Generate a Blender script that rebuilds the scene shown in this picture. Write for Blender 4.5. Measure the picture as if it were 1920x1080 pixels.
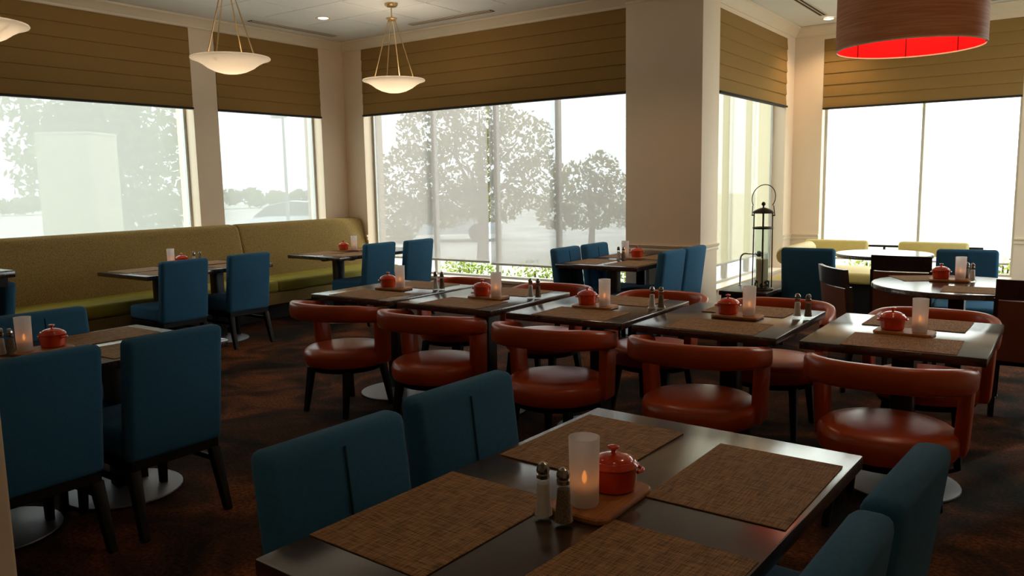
import bpy, bmesh, math, random
from mathutils import Vector, Matrix

for o in list(bpy.data.objects):
    bpy.data.objects.remove(o)
S = bpy.context.scene
COL = S.collection
PI = math.pi
R = math.radians

# ------------------------------------------------------------------ camera
cam_d = bpy.data.cameras.new('camera')
cam_d.sensor_width = 36.0
cam_d.lens = 36.0 * 1492.03 / 1920.0
cam_d.clip_start = 0.02
cam_d.clip_end = 500
cam = bpy.data.objects.new('camera', cam_d)
COL.objects.link(cam)
rt = Vector((0.816922, 0.576462, -0.018184))
dn = Vector((0.060627, -0.117184, -0.991258))
fw = Vector((-0.573553, 0.808678, -0.130679))
mw = Matrix((rt, -dn, -fw)).transposed().to_4x4()
mw.translation = (0, 0, 1.49)
cam.matrix_world = mw
S.camera = cam

# ------------------------------------------------------------------ world, sun, exposure
W = bpy.data.worlds.new('sky')
S.world = W
W.use_nodes = True
wn = W.node_tree
wn.nodes.clear()
w_out = wn.nodes.new('ShaderNodeOutputWorld')
w_bg = wn.nodes.new('ShaderNodeBackground')
w_sky = wn.nodes.new('ShaderNodeTexSky')
w_sky.sky_type = 'NISHITA'
w_sky.sun_disc = False
w_sky.sun_elevation = R(30)
w_sky.sun_rotation = R(24)
w_sky.altitude = 50
w_sky.air_density = 1.0
w_sky.dust_density = 6.0
w_sky.ozone_density = 1.0
w_bg.inputs['Strength'].default_value = 0.05
w_haze = wn.nodes.new('ShaderNodeBackground')          # thin bright cloud over the whole sky
w_haze.inputs[0].default_value = (0.93, 0.97, 1.0, 1.0)
w_haze.inputs['Strength'].default_value = 3.2
w_add = wn.nodes.new('ShaderNodeAddShader')
wn.links.new(w_sky.outputs[0], w_bg.inputs[0])
wn.links.new(w_bg.outputs[0], w_add.inputs[0])
wn.links.new(w_haze.outputs[0], w_add.inputs[1])
wn.links.new(w_add.outputs[0], w_out.inputs[0])

sun_d = bpy.data.lights.new('sun', 'SUN')
sun_d.energy = 0.8
sun_d.angle = R(1.5)
sun_d.color = (1.0, 0.92, 0.78)
sun = bpy.data.objects.new('sun', sun_d)
COL.objects.link(sun)
sv = Vector((math.sin(R(24)) * math.cos(R(30)), math.cos(R(24)) * math.cos(R(30)), math.sin(R(30))))
sun.rotation_euler = sv.to_track_quat('Z', 'Y').to_euler()
sun.location = sv * 40

S.view_settings.view_transform = 'Standard'
S.view_settings.look = 'None'
S.view_settings.exposure = 0.62
S.view_settings.gamma = 1.0
S.view_settings.use_curve_mapping = False
cy = S.cycles
cy.use_denoising = True
cy.max_bounces = 10
cy.diffuse_bounces = 5
cy.glossy_bounces = 4
cy.transmission_bounces = 8
cy.transparent_max_bounces = 16
cy.caustics_reflective = False
cy.caustics_refractive = False
cy.sample_clamp_indirect = 6.0
cy.blur_glossy = 0.2

# ------------------------------------------------------------------ materials
def lin(c):
    return tuple(((v / 255.0) / 12.92 if v / 255.0 <= 0.04045 else ((v / 255.0 + 0.055) / 1.055) ** 2.4) for v in c) + (1.0,)

def newmat(name):
    m = bpy.data.materials.new(name)
    m.use_nodes = True
    nt = m.node_tree
    bs = nt.nodes['Principled BSDF']
    return m, nt, bs

def coords(nt, scale=(1, 1, 1), space='Object'):
    tc = nt.nodes.new('ShaderNodeTexCoord')
    mp = nt.nodes.new('ShaderNodeMapping')
    mp.inputs['Scale'].default_value = scale
    nt.links.new(tc.outputs[space], mp.inputs[0])
    return mp.outputs[0]

def plain(name, c, rough=0.6, metal=0.0, noise=0.06, nscale=30, bump=0.0, bscale=None, spec=0.5, sheen=0.0, coat=0.0, stretch=(1, 1, 1)):
    m, nt, bs = newmat(name)
    v = coords(nt, stretch)
    n = nt.nodes.new('ShaderNodeTexNoise')
    n.inputs['Scale'].default_value = nscale
    n.inputs['Detail'].default_value = 3
    nt.links.new(v, n.inputs['Vector'])
    mr = nt.nodes.new('ShaderNodeMapRange')
    mr.inputs['To Min'].default_value = 1.0 - noise * 2
    mr.inputs['To Max'].default_value = 1.0 + noise * 2
    nt.links.new(n.outputs['Fac'], mr.inputs['Value'])
    mx = nt.nodes.new('ShaderNodeVectorMath')
    mx.operation = 'SCALE'
    l = lin(c)
    mx.inputs[0].default_value = l[:3]
    nt.links.new(mr.outputs[0], mx.inputs['Scale'])
    nt.links.new(mx.outputs[0], bs.inputs['Base Color'])
    bs.inputs['Roughness'].default_value = rough
    bs.inputs['Metallic'].default_value = metal
    bs.inputs['Specular IOR Level'].default_value = spec
    if sheen:
        bs.inputs['Sheen Weight'].default_value = sheen
        bs.inputs['Sheen Roughness'].default_value = 0.4
    if coat:
        bs.inputs['Coat Weight'].default_value = coat
        bs.inputs['Coat Roughness'].default_value = 0.1
    if bump:
        b = nt.nodes.new('ShaderNodeBump')
        b.inputs['Strength'].default_value = bump
        b.inputs['Distance'].default_value = 0.003
        n2 = nt.nodes.new('ShaderNodeTexNoise')
        n2.inputs['Scale'].default_value = bscale or nscale * 6
        nt.links.new(v, n2.inputs['Vector'])
        nt.links.new(n2.outputs['Fac'], b.inputs['Height'])
        nt.links.new(b.outputs[0], bs.inputs['Normal'])
    return m

def two_tone(name, c1, c2, scale, stretch=(1, 1, 1), rough=0.6, detail=4, lo=0.35, hi=0.65, bump=0.0, spec=0.5, dist=0.0, coat=0.0):
    m, nt, bs = newmat(name)
    v = coords(nt, stretch)
    n = nt.nodes.new('ShaderNodeTexNoise')
    n.inputs['Scale'].default_value = scale
    n.inputs['Detail'].default_value = detail
    n.inputs['Distortion'].default_value = dist
    nt.links.new(v, n.inputs['Vector'])
    cr = nt.nodes.new('ShaderNodeValToRGB')
    cr.color_ramp.elements[0].position = lo
    cr.color_ramp.elements[1].position = hi
    cr.color_ramp.elements[0].color = lin(c1)
    cr.color_ramp.elements[1].color = lin(c2)
    nt.links.new(n.outputs['Fac'], cr.inputs[0])
    nt.links.new(cr.outputs[0], bs.inputs['Base Color'])
    bs.inputs['Roughness'].default_value = rough
    bs.inputs['Specular IOR Level'].default_value = spec
    if coat:
        bs.inputs['Coat Weight'].default_value = coat
        bs.inputs['Coat Roughness'].default_value = 0.14
    if bump:
        b = nt.nodes.new('ShaderNodeBump')
        b.inputs['Strength'].default_value = bump
        b.inputs['Distance'].default_value = 0.004
        nt.links.new(n.outputs['Fac'], b.inputs['Height'])
        nt.links.new(b.outputs[0], bs.inputs['Normal'])
    return m

def woven(name, c1, c2, scale=420, rough=0.75):
    """coarse two-way weave: fine threads of two colours in both directions"""
    m, nt, bs = newmat(name)
    outs = []
    for st in ((1.0, 0.05, 1.0), (0.05, 1.0, 1.0)):
        v = coords(nt, st)
        n = nt.nodes.new('ShaderNodeTexNoise')
        n.inputs['Scale'].default_value = scale
        n.inputs['Detail'].default_value = 2
        nt.links.new(v, n.inputs['Vector'])
        outs.append(n.outputs['Fac'])
    ad = nt.nodes.new('ShaderNodeMath')
    ad.operation = 'ADD'
    nt.links.new(outs[0], ad.inputs[0])
    nt.links.new(outs[1], ad.inputs[1])
    cr = nt.nodes.new('ShaderNodeValToRGB')
    mp = nt.nodes.new('ShaderNodeMapRange')
    mp.inputs['From Min'].default_value = 0.7
    mp.inputs['From Max'].default_value = 1.3
    nt.links.new(ad.outputs[0], mp.inputs['Value'])
    cr.color_ramp.elements[0].color = lin(c1)
    cr.color_ramp.elements[1].color = lin(c2)
    nt.links.new(mp.outputs[0], cr.inputs[0])
    nt.links.new(cr.outputs[0], bs.inputs['Base Color'])
    bs.inputs['Roughness'].default_value = rough
    bs.inputs['Specular IOR Level'].default_value = 0.25
    b = nt.nodes.new('ShaderNodeBump')
    b.inputs['Strength'].default_value = 0.5
    b.inputs['Distance'].default_value = 0.0015
    nt.links.new(ad.outputs[0], b.inputs['Height'])
    nt.links.new(b.outputs[0], bs.inputs['Normal'])
    return m

def sheet(name, c, open_frac, trans=1.0, rough_weave=True):
    """thin cloth or frosted glass: part see-through, part scattering the light that comes through it"""
    m = bpy.data.materials.new(name)
    m.use_nodes = True
    nt = m.node_tree
    nt.nodes.clear()
    out = nt.nodes.new('ShaderNodeOutputMaterial')
    tr = nt.nodes.new('ShaderNodeBsdfTransparent')
    tl = nt.nodes.new('ShaderNodeBsdfTranslucent')
    df = nt.nodes.new('ShaderNodeBsdfDiffuse')
    l = lin(c)
    tl.inputs['Color'].default_value = l
    df.inputs['Color'].default_value = l
    m1 = nt.nodes.new('ShaderNodeMixShader')
    m1.inputs[0].default_value = trans
    nt.links.new(df.outputs[0], m1.inputs[1])
    nt.links.new(tl.outputs[0], m1.inputs[2])
    m2 = nt.nodes.new('ShaderNodeMixShader')
    if rough_weave:
        v = coords(nt, (1, 1, 1))
        n = nt.nodes.new('ShaderNodeTexNoise')
        n.inputs['Scale'].default_value = 3
        nt.links.new(v, n.inputs['Vector'])
        mr = nt.nodes.new('ShaderNodeMapRange')
        mr.inputs['To Min'].default_value = 1 - open_frac - 0.02
        mr.inputs['To Max'].default_value = 1 - open_frac + 0.02
        nt.links.new(n.outputs['Fac'], mr.inputs['Value'])
        nt.links.new(mr.outputs[0], m2.inputs[0])
    else:
        m2.inputs[0].default_value = 1 - open_frac
    nt.links.new(tr.outputs[0], m2.inputs[1])
    nt.links.new(m1.outputs[0], m2.inputs[2])
    nt.links.new(m2.outputs[0], out.inputs[0])
    return m

def clear_glass(name, tint=(245, 250, 250), refl=0.06):
    m = bpy.data.materials.new(name)
    m.use_nodes = True
    nt = m.node_tree
    nt.nodes.clear()
    out = nt.nodes.new('ShaderNodeOutputMaterial')
    tr = nt.nodes.new('ShaderNodeBsdfTransparent')
    tr.inputs[0].default_value = lin(tint)
    gl = nt.nodes.new('ShaderNodeBsdfGlossy')
    gl.inputs['Roughness'].default_value = 0.03
    lw = nt.nodes.new('ShaderNodeLayerWeight')
    lw.inputs[0].default_value = 0.5
    pw = nt.nodes.new('ShaderNodeMath')
    pw.operation = 'POWER'
    pw.inputs[1].default_value = 4.0
    nt.links.new(lw.outputs['Facing'], pw.inputs[0])
    ml = nt.nodes.new('ShaderNodeMath')
    ml.operation = 'MULTIPLY_ADD'
    ml.inputs[1].default_value = 0.45
    ml.inputs[2].default_value = refl
    nt.links.new(pw.outputs[0], ml.inputs[0])
    mx = nt.nodes.new('ShaderNodeMixShader')
    nt.links.new(ml.outputs[0], mx.inputs[0])
    nt.links.new(tr.outputs[0], mx.inputs[1])
    nt.links.new(gl.outputs[0], mx.inputs[2])
    nt.links.new(mx.outputs[0], out.inputs[0])
    return m

def emit(name, c, strength, sample=True):
    m = bpy.data.materials.new(name)
    m.use_nodes = True
    nt = m.node_tree
    nt.nodes.clear()
    out = nt.nodes.new('ShaderNodeOutputMaterial')
    e = nt.nodes.new('ShaderNodeEmission')
    e.inputs[0].default_value = lin(c)
    e.inputs[1].default_value = strength
    nt.links.new(e.outputs[0], out.inputs[0])
    if not sample:
        m.cycles.emission_sampling = 'NONE'
    return m

def carpet_mat():
    m, nt, bs = newmat('carpet')
    v = coords(nt, (1, 1, 1))
    big = nt.nodes.new('ShaderNodeTexNoise')
    big.inputs['Scale'].default_value = 1.9
    big.inputs['Detail'].default_value = 5
    big.inputs['Distortion'].default_value = 0.9
    nt.links.new(v, big.inputs['Vector'])
    cr = nt.nodes.new('ShaderNodeValToRGB')
    e = cr.color_ramp.elements
    e[0].position = 0.36
    e[0].color = lin((28, 25, 22))
    e[1].position = 0.64
    e[1].color = lin((120, 70, 40))
    a = e.new(0.44)
    a.color = lin((52, 34, 25))
    b_ = e.new(0.54)
    b_.color = lin((78, 49, 31))
    nt.links.new(big.outputs['Fac'], cr.inputs[0])
    fine = nt.nodes.new('ShaderNodeTexNoise')
    fine.inputs['Scale'].default_value = 60
    fine.inputs['Detail'].default_value = 4
    nt.links.new(v, fine.inputs['Vector'])
    cr2 = nt.nodes.new('ShaderNodeValToRGB')
    cr2.color_ramp.elements[0].position = 0.38
    cr2.color_ramp.elements[0].color = (0.45, 0.42, 0.4, 1)
    cr2.color_ramp.elements[1].position = 0.66
    cr2.color_ramp.elements[1].color = (1.25, 1.1, 1.0, 1)
    nt.links.new(fine.outputs['Fac'], cr2.inputs[0])
    mx = nt.nodes.new('ShaderNodeVectorMath')
    mx.operation = 'MULTIPLY'
    nt.links.new(cr.outputs[0], mx.inputs[0])
    nt.links.new(cr2.outputs[0], mx.inputs[1])
    nt.links.new(mx.outputs[0], bs.inputs['Base Color'])
    bs.inputs['Roughness'].default_value = 0.95
    bs.inputs['Specular IOR Level'].default_value = 0.1
    b = nt.nodes.new('ShaderNodeBump')
    b.inputs['Strength'].default_value = 0.6
    b.inputs['Distance'].default_value = 0.006
    n3 = nt.nodes.new('ShaderNodeTexNoise')
    n3.inputs['Scale'].default_value = 160
    nt.links.new(v, n3.inputs['Vector'])
    nt.links.new(n3.outputs['Fac'], b.inputs['Height'])
    nt.links.new(b.outputs[0], bs.inputs['Normal'])
    return m

M = {}
M['wall'] = plain('wall_paint', (236, 214, 188), 0.7, noise=0.02, nscale=4, bump=0.06, bscale=220)
M['trim'] = plain('trim_paint', (232, 215, 190), 0.45, noise=0.02, nscale=5)
M['ceiling'] = plain('ceiling_paint', (232, 231, 228), 0.8, noise=0.02, nscale=3)
M['tile'] = plain('acoustic_tile', (236, 236, 234), 0.85, noise=0.05, nscale=120, bump=0.3, bscale=260)
M['carpet'] = carpet_mat()
M['blind'] = plain('blind_cloth', (152, 118, 66), 0.8, noise=0.05, nscale=60, bump=0.25, bscale=500, spec=0.2, stretch=(1, 1, 4))
M['blind_edge'] = plain('blind_edge', (34, 28, 30), 0.8, noise=0.05)
M['shade'] = sheet('shade_cloth', (140, 133, 128), 0.17, 0.85)
M['shade_lit'] = sheet('lit_shade_cloth', (166, 163, 157), 0.17, 0.85)  # same shade cloth, brighter window light of the left wall put into its colour
M['shade_light'] = sheet('pale_shade_cloth', (240, 233, 212), 0.40, 0.85)
M['shade_cream'] = sheet('cream_shade_cloth', (200, 188, 156), 0.13, 0.85)
M['frame'] = plain('window_metal', (206, 204, 198), 0.45, noise=0.02)
M['glass'] = clear_glass('window_glass', refl=0.02)
M['blue'] = plain('blue_cloth', (52, 100, 132), 0.9, noise=0.08, nscale=90, bump=0.35, bscale=700, spec=0.15, sheen=0.05)
M['blue_seam'] = plain('blue_seam', (14, 58, 80), 0.9, noise=0.05)
M['leg'] = plain('dark_leg', (17, 13, 11), 0.55, noise=0.1, nscale=20, spec=0.25)
M['orange'] = plain('orange_leather', (174, 66, 16), 0.3, noise=0.07, nscale=9, bump=0.08, bscale=180, spec=0.5)
M['top'] = two_tone('table_veneer', (52, 37, 30), (74, 54, 43), 9, (1, 9, 1), 0.2, spec=0.85, coat=0.15)
M['top_edge'] = plain('table_edge', (40, 29, 24), 0.4, noise=0.08)
M['column'] = plain('black_column', (22, 20, 20), 0.4, noise=0.05)
M['disc'] = plain('brushed_steel', (126, 126, 134), 0.45, metal=0.85, noise=0.03, nscale=40)
M['mat'] = woven('placemat_weave', (84, 58, 38), (190, 145, 96))
M['board'] = two_tone('board_wood', (158, 96, 42), (184, 118, 58), 12, (1, 10, 1), 0.5)
M['enamel'] = plain('red_enamel', (216, 62, 12), 0.16, noise=0.04, nscale=20, coat=0.6)
M['frost'] = sheet('frosted_glass', (246, 242, 240), 0.14, 0.55, False)
M['thin_glass'] = clear_glass('thin_glass', (246, 249, 248), 0.02)
M['wax'] = plain('candle_wax', (240, 226, 206), 0.5, noise=0.02)
M['flame'] = emit('flame', (255, 150, 60), 2.2, False)
M['salt'] = plain('salt', (238, 230, 226), 0.8, noise=0.05, nscale=300)
M['pepper'] = two_tone('ground_pepper', (104, 84, 66), (160, 136, 112), 400, rough=0.9)
M['chrome'] = plain('chrome', (210, 208, 204), 0.16, metal=1.0, noise=0.02)
M['cap_metal'] = plain('cap_metal', (150, 146, 138), 0.2, metal=1.0, noise=0.02)
M['brass'] = plain('brass', (204, 172, 124), 0.3, metal=0.9, noise=0.03)
M['bowl'] = sheet('alabaster_glass', (253, 246, 236), 0.0, 0.66, False)
M['bulb'] = emit('bulb', (255, 214, 160), 6.0, False)
M['veneer'] = two_tone('drum_veneer', (214, 138, 90), (232, 166, 116), 5, (1, 1, 26), 0.55)
M['red_liner'] = plain('red_liner', (236, 22, 30), 0.75, noise=0.02, spec=0.2)
M['red_seam'] = plain('red_seam', (150, 8, 12), 0.8, noise=0.02, spec=0.2)
M['rim'] = plain('drum_rim', (238, 226, 200), 0.6, noise=0.02)
M['lens'] = emit('downlight_lens', (255, 232, 196), 2.5, False)
M['dark_slot'] = plain('dark_slot', (40, 36, 32), 0.7, noise=0.03)
M['bq_back'] = two_tone('banquette_back_cloth', (130, 106, 60), (166, 140, 88), 120, rough=0.9, bump=0.4, spec=0.15)
M['bq_seat'] = plain('banquette_seat_cloth', (150, 138, 44), 0.7, noise=0.05, nscale=40, spec=0.3)
M['plinth'] = plain('dark_plinth', (20, 17, 15), 0.6, noise=0.08)
M['cream'] = plain('cream_vinyl', (214, 192, 120), 0.55, noise=0.04, nscale=20)
M['brown_leather'] = plain('brown_leather', (110, 62, 38), 0.45, noise=0.08, nscale=12, bump=0.08, bscale=160)
M['dark_wood'] = two_tone('dark_wood', (34, 24, 22), (50, 36, 32), 10, (9, 9, 1), 0.3)
M['bronze'] = plain('dark_bronze', (58, 50, 40), 0.35, metal=0.8, noise=0.06)
M['pillar_wax'] = plain('ivory_wax', (238, 228, 190), 0.5, noise=0.03)
M['pebble'] = two_tone('dark_pebbles', (40, 38, 36), (92, 88, 80), 90, rough=0.6)
M['soil'] = two_tone('parking_ground', (160, 158, 150), (190, 187, 178), 0.6, rough=0.95)
M['lawn'] = two_tone('lawn', (172, 176, 150), (200, 202, 178), 2.0, rough=0.95)
M['leaf'] = sheet('leaf_green', (138, 134, 84), 0.0, 0.55, False)
M['leaf2'] = two_tone('leaf_lime', (140, 170, 60), (200, 205, 110), 2.2, rough=0.6)
M['bark'] = two_tone('bark', (70, 56, 44), (104, 86, 68), 6, (1, 1, 0.2), 0.9)
M['car'] = plain('car_paint', (186, 192, 198), 0.2, metal=0.4, noise=0.01)
M['car_glass'] = plain('car_glass', (30, 34, 38), 0.08, noise=0.01)
M['tyre'] = plain('tyre', (26, 26, 26), 0.8, noise=0.03)
M['stone'] = two_tone('pale_stucco', (150, 140, 120), (164, 154, 132), 5, rough=0.9)
M['post'] = plain('grey_post', (120, 122, 122), 0.5, noise=0.02)

# ------------------------------------------------------------------ mesh helpers
def obj(name, bm, mat, parent=None, loc=(0, 0, 0), rotz=0.0, angle=40):
    bmesh.ops.recalc_face_normals(bm, faces=bm.faces)
    me = bpy.data.meshes.new(name)
    bm.to_mesh(me)
    bm.free()
    me.materials.append(M[mat] if isinstance(mat, str) else mat)
    for p in me.polygons:
        p.use_smooth = True
    me.set_sharp_from_angle(angle=R(angle))
    o = bpy.data.objects.new(name, me)
    COL.objects.link(o)
    o.location = loc
    o.rotation_euler = (0, 0, rotz)
    if parent is not None:
        o.parent = parent
    return o

def tag(o, label=None, cat=None, group=None, kind=None):
    if label:
        o['label'] = label
    if cat:
        o['category'] = cat
    if group:
        o['group'] = group
    if kind:
        o['kind'] = kind
    return o

def thing(name, label, cat, loc=(0, 0, 0), rotz=0.0, group=None):
    o = bpy.data.objects.new(name, None)
    o.empty_display_size = 0.1
    COL.objects.link(o)
    o.location = loc
    o.rotation_euler = (0, 0, rotz)
    return tag(o, label, cat, group)

KIDS = {}
def dup(root, loc, rotz, label, group=None):
    def rec(src, par):
        c = src.copy()
        COL.objects.link(c)
        if par is not None:
            c.parent = par
        for ch in KIDS_OF(src):
            rec(ch, c)
        return c
    r = rec(root, None)
    r.location = loc
    r.rotation_euler = (0, 0, rotz)
    r['label'] = label
    if group:
        r['group'] = group
    return r

def KIDS_OF(o):
    return [c for c in KIDS.get(o.name, [])]

def remember(root):
    """note the children of a prototype (and theirs), so copies are cheap"""
    allo = list(COL.objects)
    def rec(p):
        ks = [c for c in allo if c.parent == p]
        KIDS[p.name] = ks
        for k in ks:
            rec(k)
    rec(root)
    return root

class Maker:
    """places the prototype itself the first time, then copies of it"""
    def __init__(self, root):
        self.root = remember(root)
        self.used = False
    def put(self, loc, rotz, label, group=None):
        if not self.used:
            self.used = True
            r = self.root
            r.location = loc
            r.rotation_euler = (0, 0, rotz)
            r['label'] = label
            if group:
                r['group'] = group
            return r
        r = dup(self.root, loc, rotz, label, group)
        if not group and 'group' in r:
            del r['group']
        return r

def box(bm, x0, x1, y0, y1, z0, z1):
    vs = [bm.verts.new((x, y, z)) for z in (z0, z1) for x, y in ((x0, y0), (x1, y0), (x1, y1), (x0, y1))]
    for f in ((0, 3, 2, 1), (4, 5, 6, 7), (0, 1, 5, 4), (1, 2, 6, 5), (2, 3, 7, 6), (3, 0, 4, 7)):
        bm.faces.new([vs[i] for i in f])
    return vs

def rbox(x0, x1, y0, y1, z0, z1, r=0.01, seg=2, bm=None):
    b = bmesh.new()
    box(b, x0, x1, y0, y1, z0, z1)
    if r > 0:
        bmesh.ops.bevel(b, geom=list(b.edges) + list(b.verts), offset=r, segments=seg, profile=0.5, affect='EDGES')
    if bm is None:
        return b
    me = bpy.data.meshes.new('tmp')
    b.to_mesh(me)
    b.free()
    bm.from_mesh(me)
    bpy.data.meshes.remove(me)
    return bm

def shear(bm, z0, ky=0.0, kx=0.0):
    for v in bm.verts:
        t = v.co.z - z0
        v.co.y += ky * t
        v.co.x += kx * t
    return bm

def lathe(prof, n=28, bm=None, center=(0, 0, 0), close=False, squash=None):
    """prof: (r, z) from bottom to top; r == 0 makes a pole"""
    bm = bm or bmesh.new()
    cx, cyy, cz = center
    rings = []
    for r, z in prof:
        if r <= 1e-6:
            rings.append([bm.verts.new((cx, cyy, cz + z))])
        else:
            rings.append([bm.verts.new((cx + r * math.cos(2 * PI * i / n), cyy + r * math.sin(2 * PI * i / n), cz + z)) for i in range(n)])
    pairs = list(zip(rings, rings[1:]))
    if close:
        pairs.append((rings[-1], rings[0]))
    for a, b in pairs:
        for i in range(n):
            j = (i + 1) % n
            if len(a) == 1 and len(b) == 1:
                continue
            if len(a) == 1:
                bm.faces.new((a[0], b[j], b[i]))
            elif len(b) == 1:
                bm.faces.new((a[i], a[j], b[0]))
            else:
                bm.faces.new((a[i], a[j], b[j], b[i]))
    return bm

def tube(pts, r, n=8, bm=None, cap=True, r_end=None):
    bm = bm or bmesh.new()
    pts = [Vector(p) for p in pts]
    rings = []
    up = None
    for i, p in enumerate(pts):
        d = (pts[min(i + 1, len(pts) - 1)] - pts[max(i - 1, 0)]).normalized()
        if up is None:
            up = Vector((0, 0, 1)) if abs(d.z) < 0.9 else Vector((1, 0, 0))
        x = d.cross(up)
        if x.length < 1e-4:
            x = d.cross(Vector((0, 1, 0)))
        x.normalize()
        y = x.cross(d).normalized()
        up = y
        k = i / max(1, len(pts) - 1)
        rr = r if r_end is None else r + (r_end - r) * k
        rings.append([bm.verts.new(p + x * rr * math.cos(2 * PI * q / n) + y * rr * math.sin(2 * PI * q / n)) for q in range(n)])
    for a, b in zip(rings, rings[1:]):
        for q in range(n):
            bm.faces.new((a[q], a[(q + 1) % n], b[(q + 1) % n], b[q]))
    if cap:
        bm.faces.new(rings[0][::-1])
        bm.faces.new(rings[-1])
    return bm

def taper(p0, p1, s0, s1, bm=None):
    """square leg from p0 (size s0) to p1 (size s1)"""
    bm = bm or bmesh.new()
    vs = []
    for p, s in ((p0, s0), (p1, s1)):
        for dx, dy in ((-1, -1), (1, -1), (1, 1), (-1, 1)):
            vs.append(bm.verts.new((p[0] + dx * s / 2, p[1] + dy * s / 2, p[2])))
    for f in ((0, 1, 2, 3), (7, 6, 5, 4), (0, 4, 5, 1), (1, 5, 6, 2), (2, 6, 7, 3), (3, 7, 4, 0)):
        bm.faces.new([vs[i] for i in f])
    bmesh.ops.bevel(bm, geom=list(bm.edges), offset=min(s0, s1) * 0.12, segments=1, affect='EDGES')
    return bm

def sweep(sections, closed=False):
    """skin a list of equal vertex rings and cap the ends"""
    bm = bmesh.new()
    rings = [[bm.verts.new(p) for p in s] for s in sections]
    n = len(rings[0])
    for a, b in zip(rings, rings[1:]):
        for q in range(n):
            bm.faces.new((a[q], a[(q + 1) % n], b[(q + 1) % n], b[q]))
    bm.faces.new(rings[0][::-1])
    bm.faces.new(rings[-1])
    return bm

def rounded_rect(w, d, r, n=6):
    pts = []
    for cx, cyy, a0 in ((w / 2 - r, d / 2 - r, 0), (-w / 2 + r, d / 2 - r, 90), (-w / 2 + r, -d / 2 + r, 180), (w / 2 - r, -d / 2 + r, 270)):
        for i in range(n + 1):
            a = R(a0 + 90 * i / n)
            pts.append((cx + r * math.cos(a), cyy + r * math.sin(a)))
    return pts

def slab(outline, z0, z1, ch=0.003):
    cx = sum(p[0] for p in outline) / len(outline)
    cyy = sum(p[1] for p in outline) / len(outline)
    w = max(abs(p[0] - cx) for p in outline)
    k = 1 - ch / w
    def ring(s, z):
        return [(cx + (p[0] - cx) * s, cyy + (p[1] - cyy) * s, z) for p in outline]
    return sweep([ring(k, z0), ring(1, z0 + ch), ring(1, z1 - ch), ring(k, z1)])

def point_light(name, parent, loc, watts, col, radius=0.04):
    d = bpy.data.lights.new(name, 'POINT')
    d.energy = watts
    d.color = col
    d.shadow_soft_size = radius
    o = bpy.data.objects.new(name, d)
    COL.objects.link(o)
    o.location = loc
    o.parent = parent
    return o

# ================================================================== STRUCTURE
XL, YB, XW, YA, XR = -8.1, 7.613, -3.06, 10.66, 1.25
ZC = 3.37
TH = 0.34

def struct(name, bm, mat, parent=None, angle=40):
    o = obj(name, bm, mat, parent, angle=angle)
    if parent is None:
        o['kind'] = 'structure'
    return o

def wall(name, origin, rotz, length, openings, height=ZC + 0.1):
    """local x along the wall, local y outwards; openings (x0, x1, z0, z1)"""
    bm = bmesh.new()
    x = 0.0
    for a, b, z0, z1 in sorted(openings):
        box(bm, x, a, 0, TH, -0.05, height)
        box(bm, a, b, 0, TH, -0.05, z0)
        box(bm, a, b, 0, TH, z1, height)
        x = b
    box(bm, x, length, 0, TH, -0.05, height)
    o = struct(name, bm, 'wall')
    o.location = (*origin, 0)
    o.rotation_euler = (0, 0, rotz)
    return o

# floor and ground
bm = bmesh.new()
box(bm, XL - TH, XR + TH, -4.0, YB + TH, -0.06, 0.0)
box(bm, XW - TH, XR + TH, YB + TH, YA + TH, -0.06, 0.0)
struct('floor', bm, 'carpet')

# left wall: windows 1 and 2 (x local = Y - (-4))
wall('wall_left', (XL, -4.0), PI / 2, YB + TH + 4.0, [(2.05 + 4, 5.352 + 4, 0.34, 3.25), (5.665 + 4, 7.2 + 4, 0.34, 3.25)])
# back wall: window 3 (x local = X - XL)
wall('wall_back', (XL, YB), 0, XW - TH - XL, [(-7.75 - XL, -3.72 - XL, 0.34, 3.25)])
# alcove side wall with window 4 (x local = Y - YB)
wall('wall_alcove_left', (XW, YB - 0.05), PI / 2, YA + TH - YB + 0.05, [(8.02 - YB + 0.05, 10.335 - YB + 0.05, 0.34, 3.21)])
# alcove back wall with window 5
wall('wall_alcove_back', (XW, YA), 0, XR - XW, [(-2.70 - XW, -0.56 - XW, 0.30, 3.20)])
# unseen sides
wall('wall_right', (XR, YA + TH), -PI / 2, YA + TH + 4.2, [(YA + TH - 10.4, YA + TH - 7.2, 0.34, 3.2)])
bm = bmesh.new(); box(bm, XL - TH, XR + TH, -4.2, -4.0, -0.05, ZC + 0.1); struct('wall_front', bm, 'wall')
# the pier between window 3 and the alcove, and the pier beside the camera
bm = rbox(-3.847, -3.022, 7.5, 7.95, 0.0, ZC + 0.02, 0.006, 2); struct('wall_pier', bm, 'wall')
bm = rbox(-1.62, -1.085, -0.1, 0.42, 0.0, ZC + 0.02, 0.006, 2); struct('wall_near', bm, 'wall')

# ceiling: plaster border slab + tiles
ceil = struct('ceiling', (lambda b: (box(b, XL - TH, XR + TH, -4.0, YB + TH, ZC, ZC + 0.12), box(b, XW - TH, XR + TH, YB + TH, YA + TH, ZC, ZC + 0.12), b)[-1])(bmesh.new()), 'ceiling')
tile_me = None
tx0, ty1 = XL + 0.62, YB - 0.50
for j in range(8):
    for i in range(17):
        cx = tx0 + 0.305 + i * 0.61
        cyy = ty1 - 0.305 - j * 0.61
        if cx > 2.6:
            continue
        if tile_me is None:
            o = obj('ceiling_tile', rbox(-0.297, 0.297, -0.297, 0.297, -0.009, 0.004, 0.004, 1), 'tile', ceil)
            tile_me = o.data
        else:
            o = bpy.data.objects.new('ceiling_tile', tile_me)
            COL.objects.link(o)
            o.parent = ceil
        o.location = (cx, cyy, ZC - 0.001)

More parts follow.
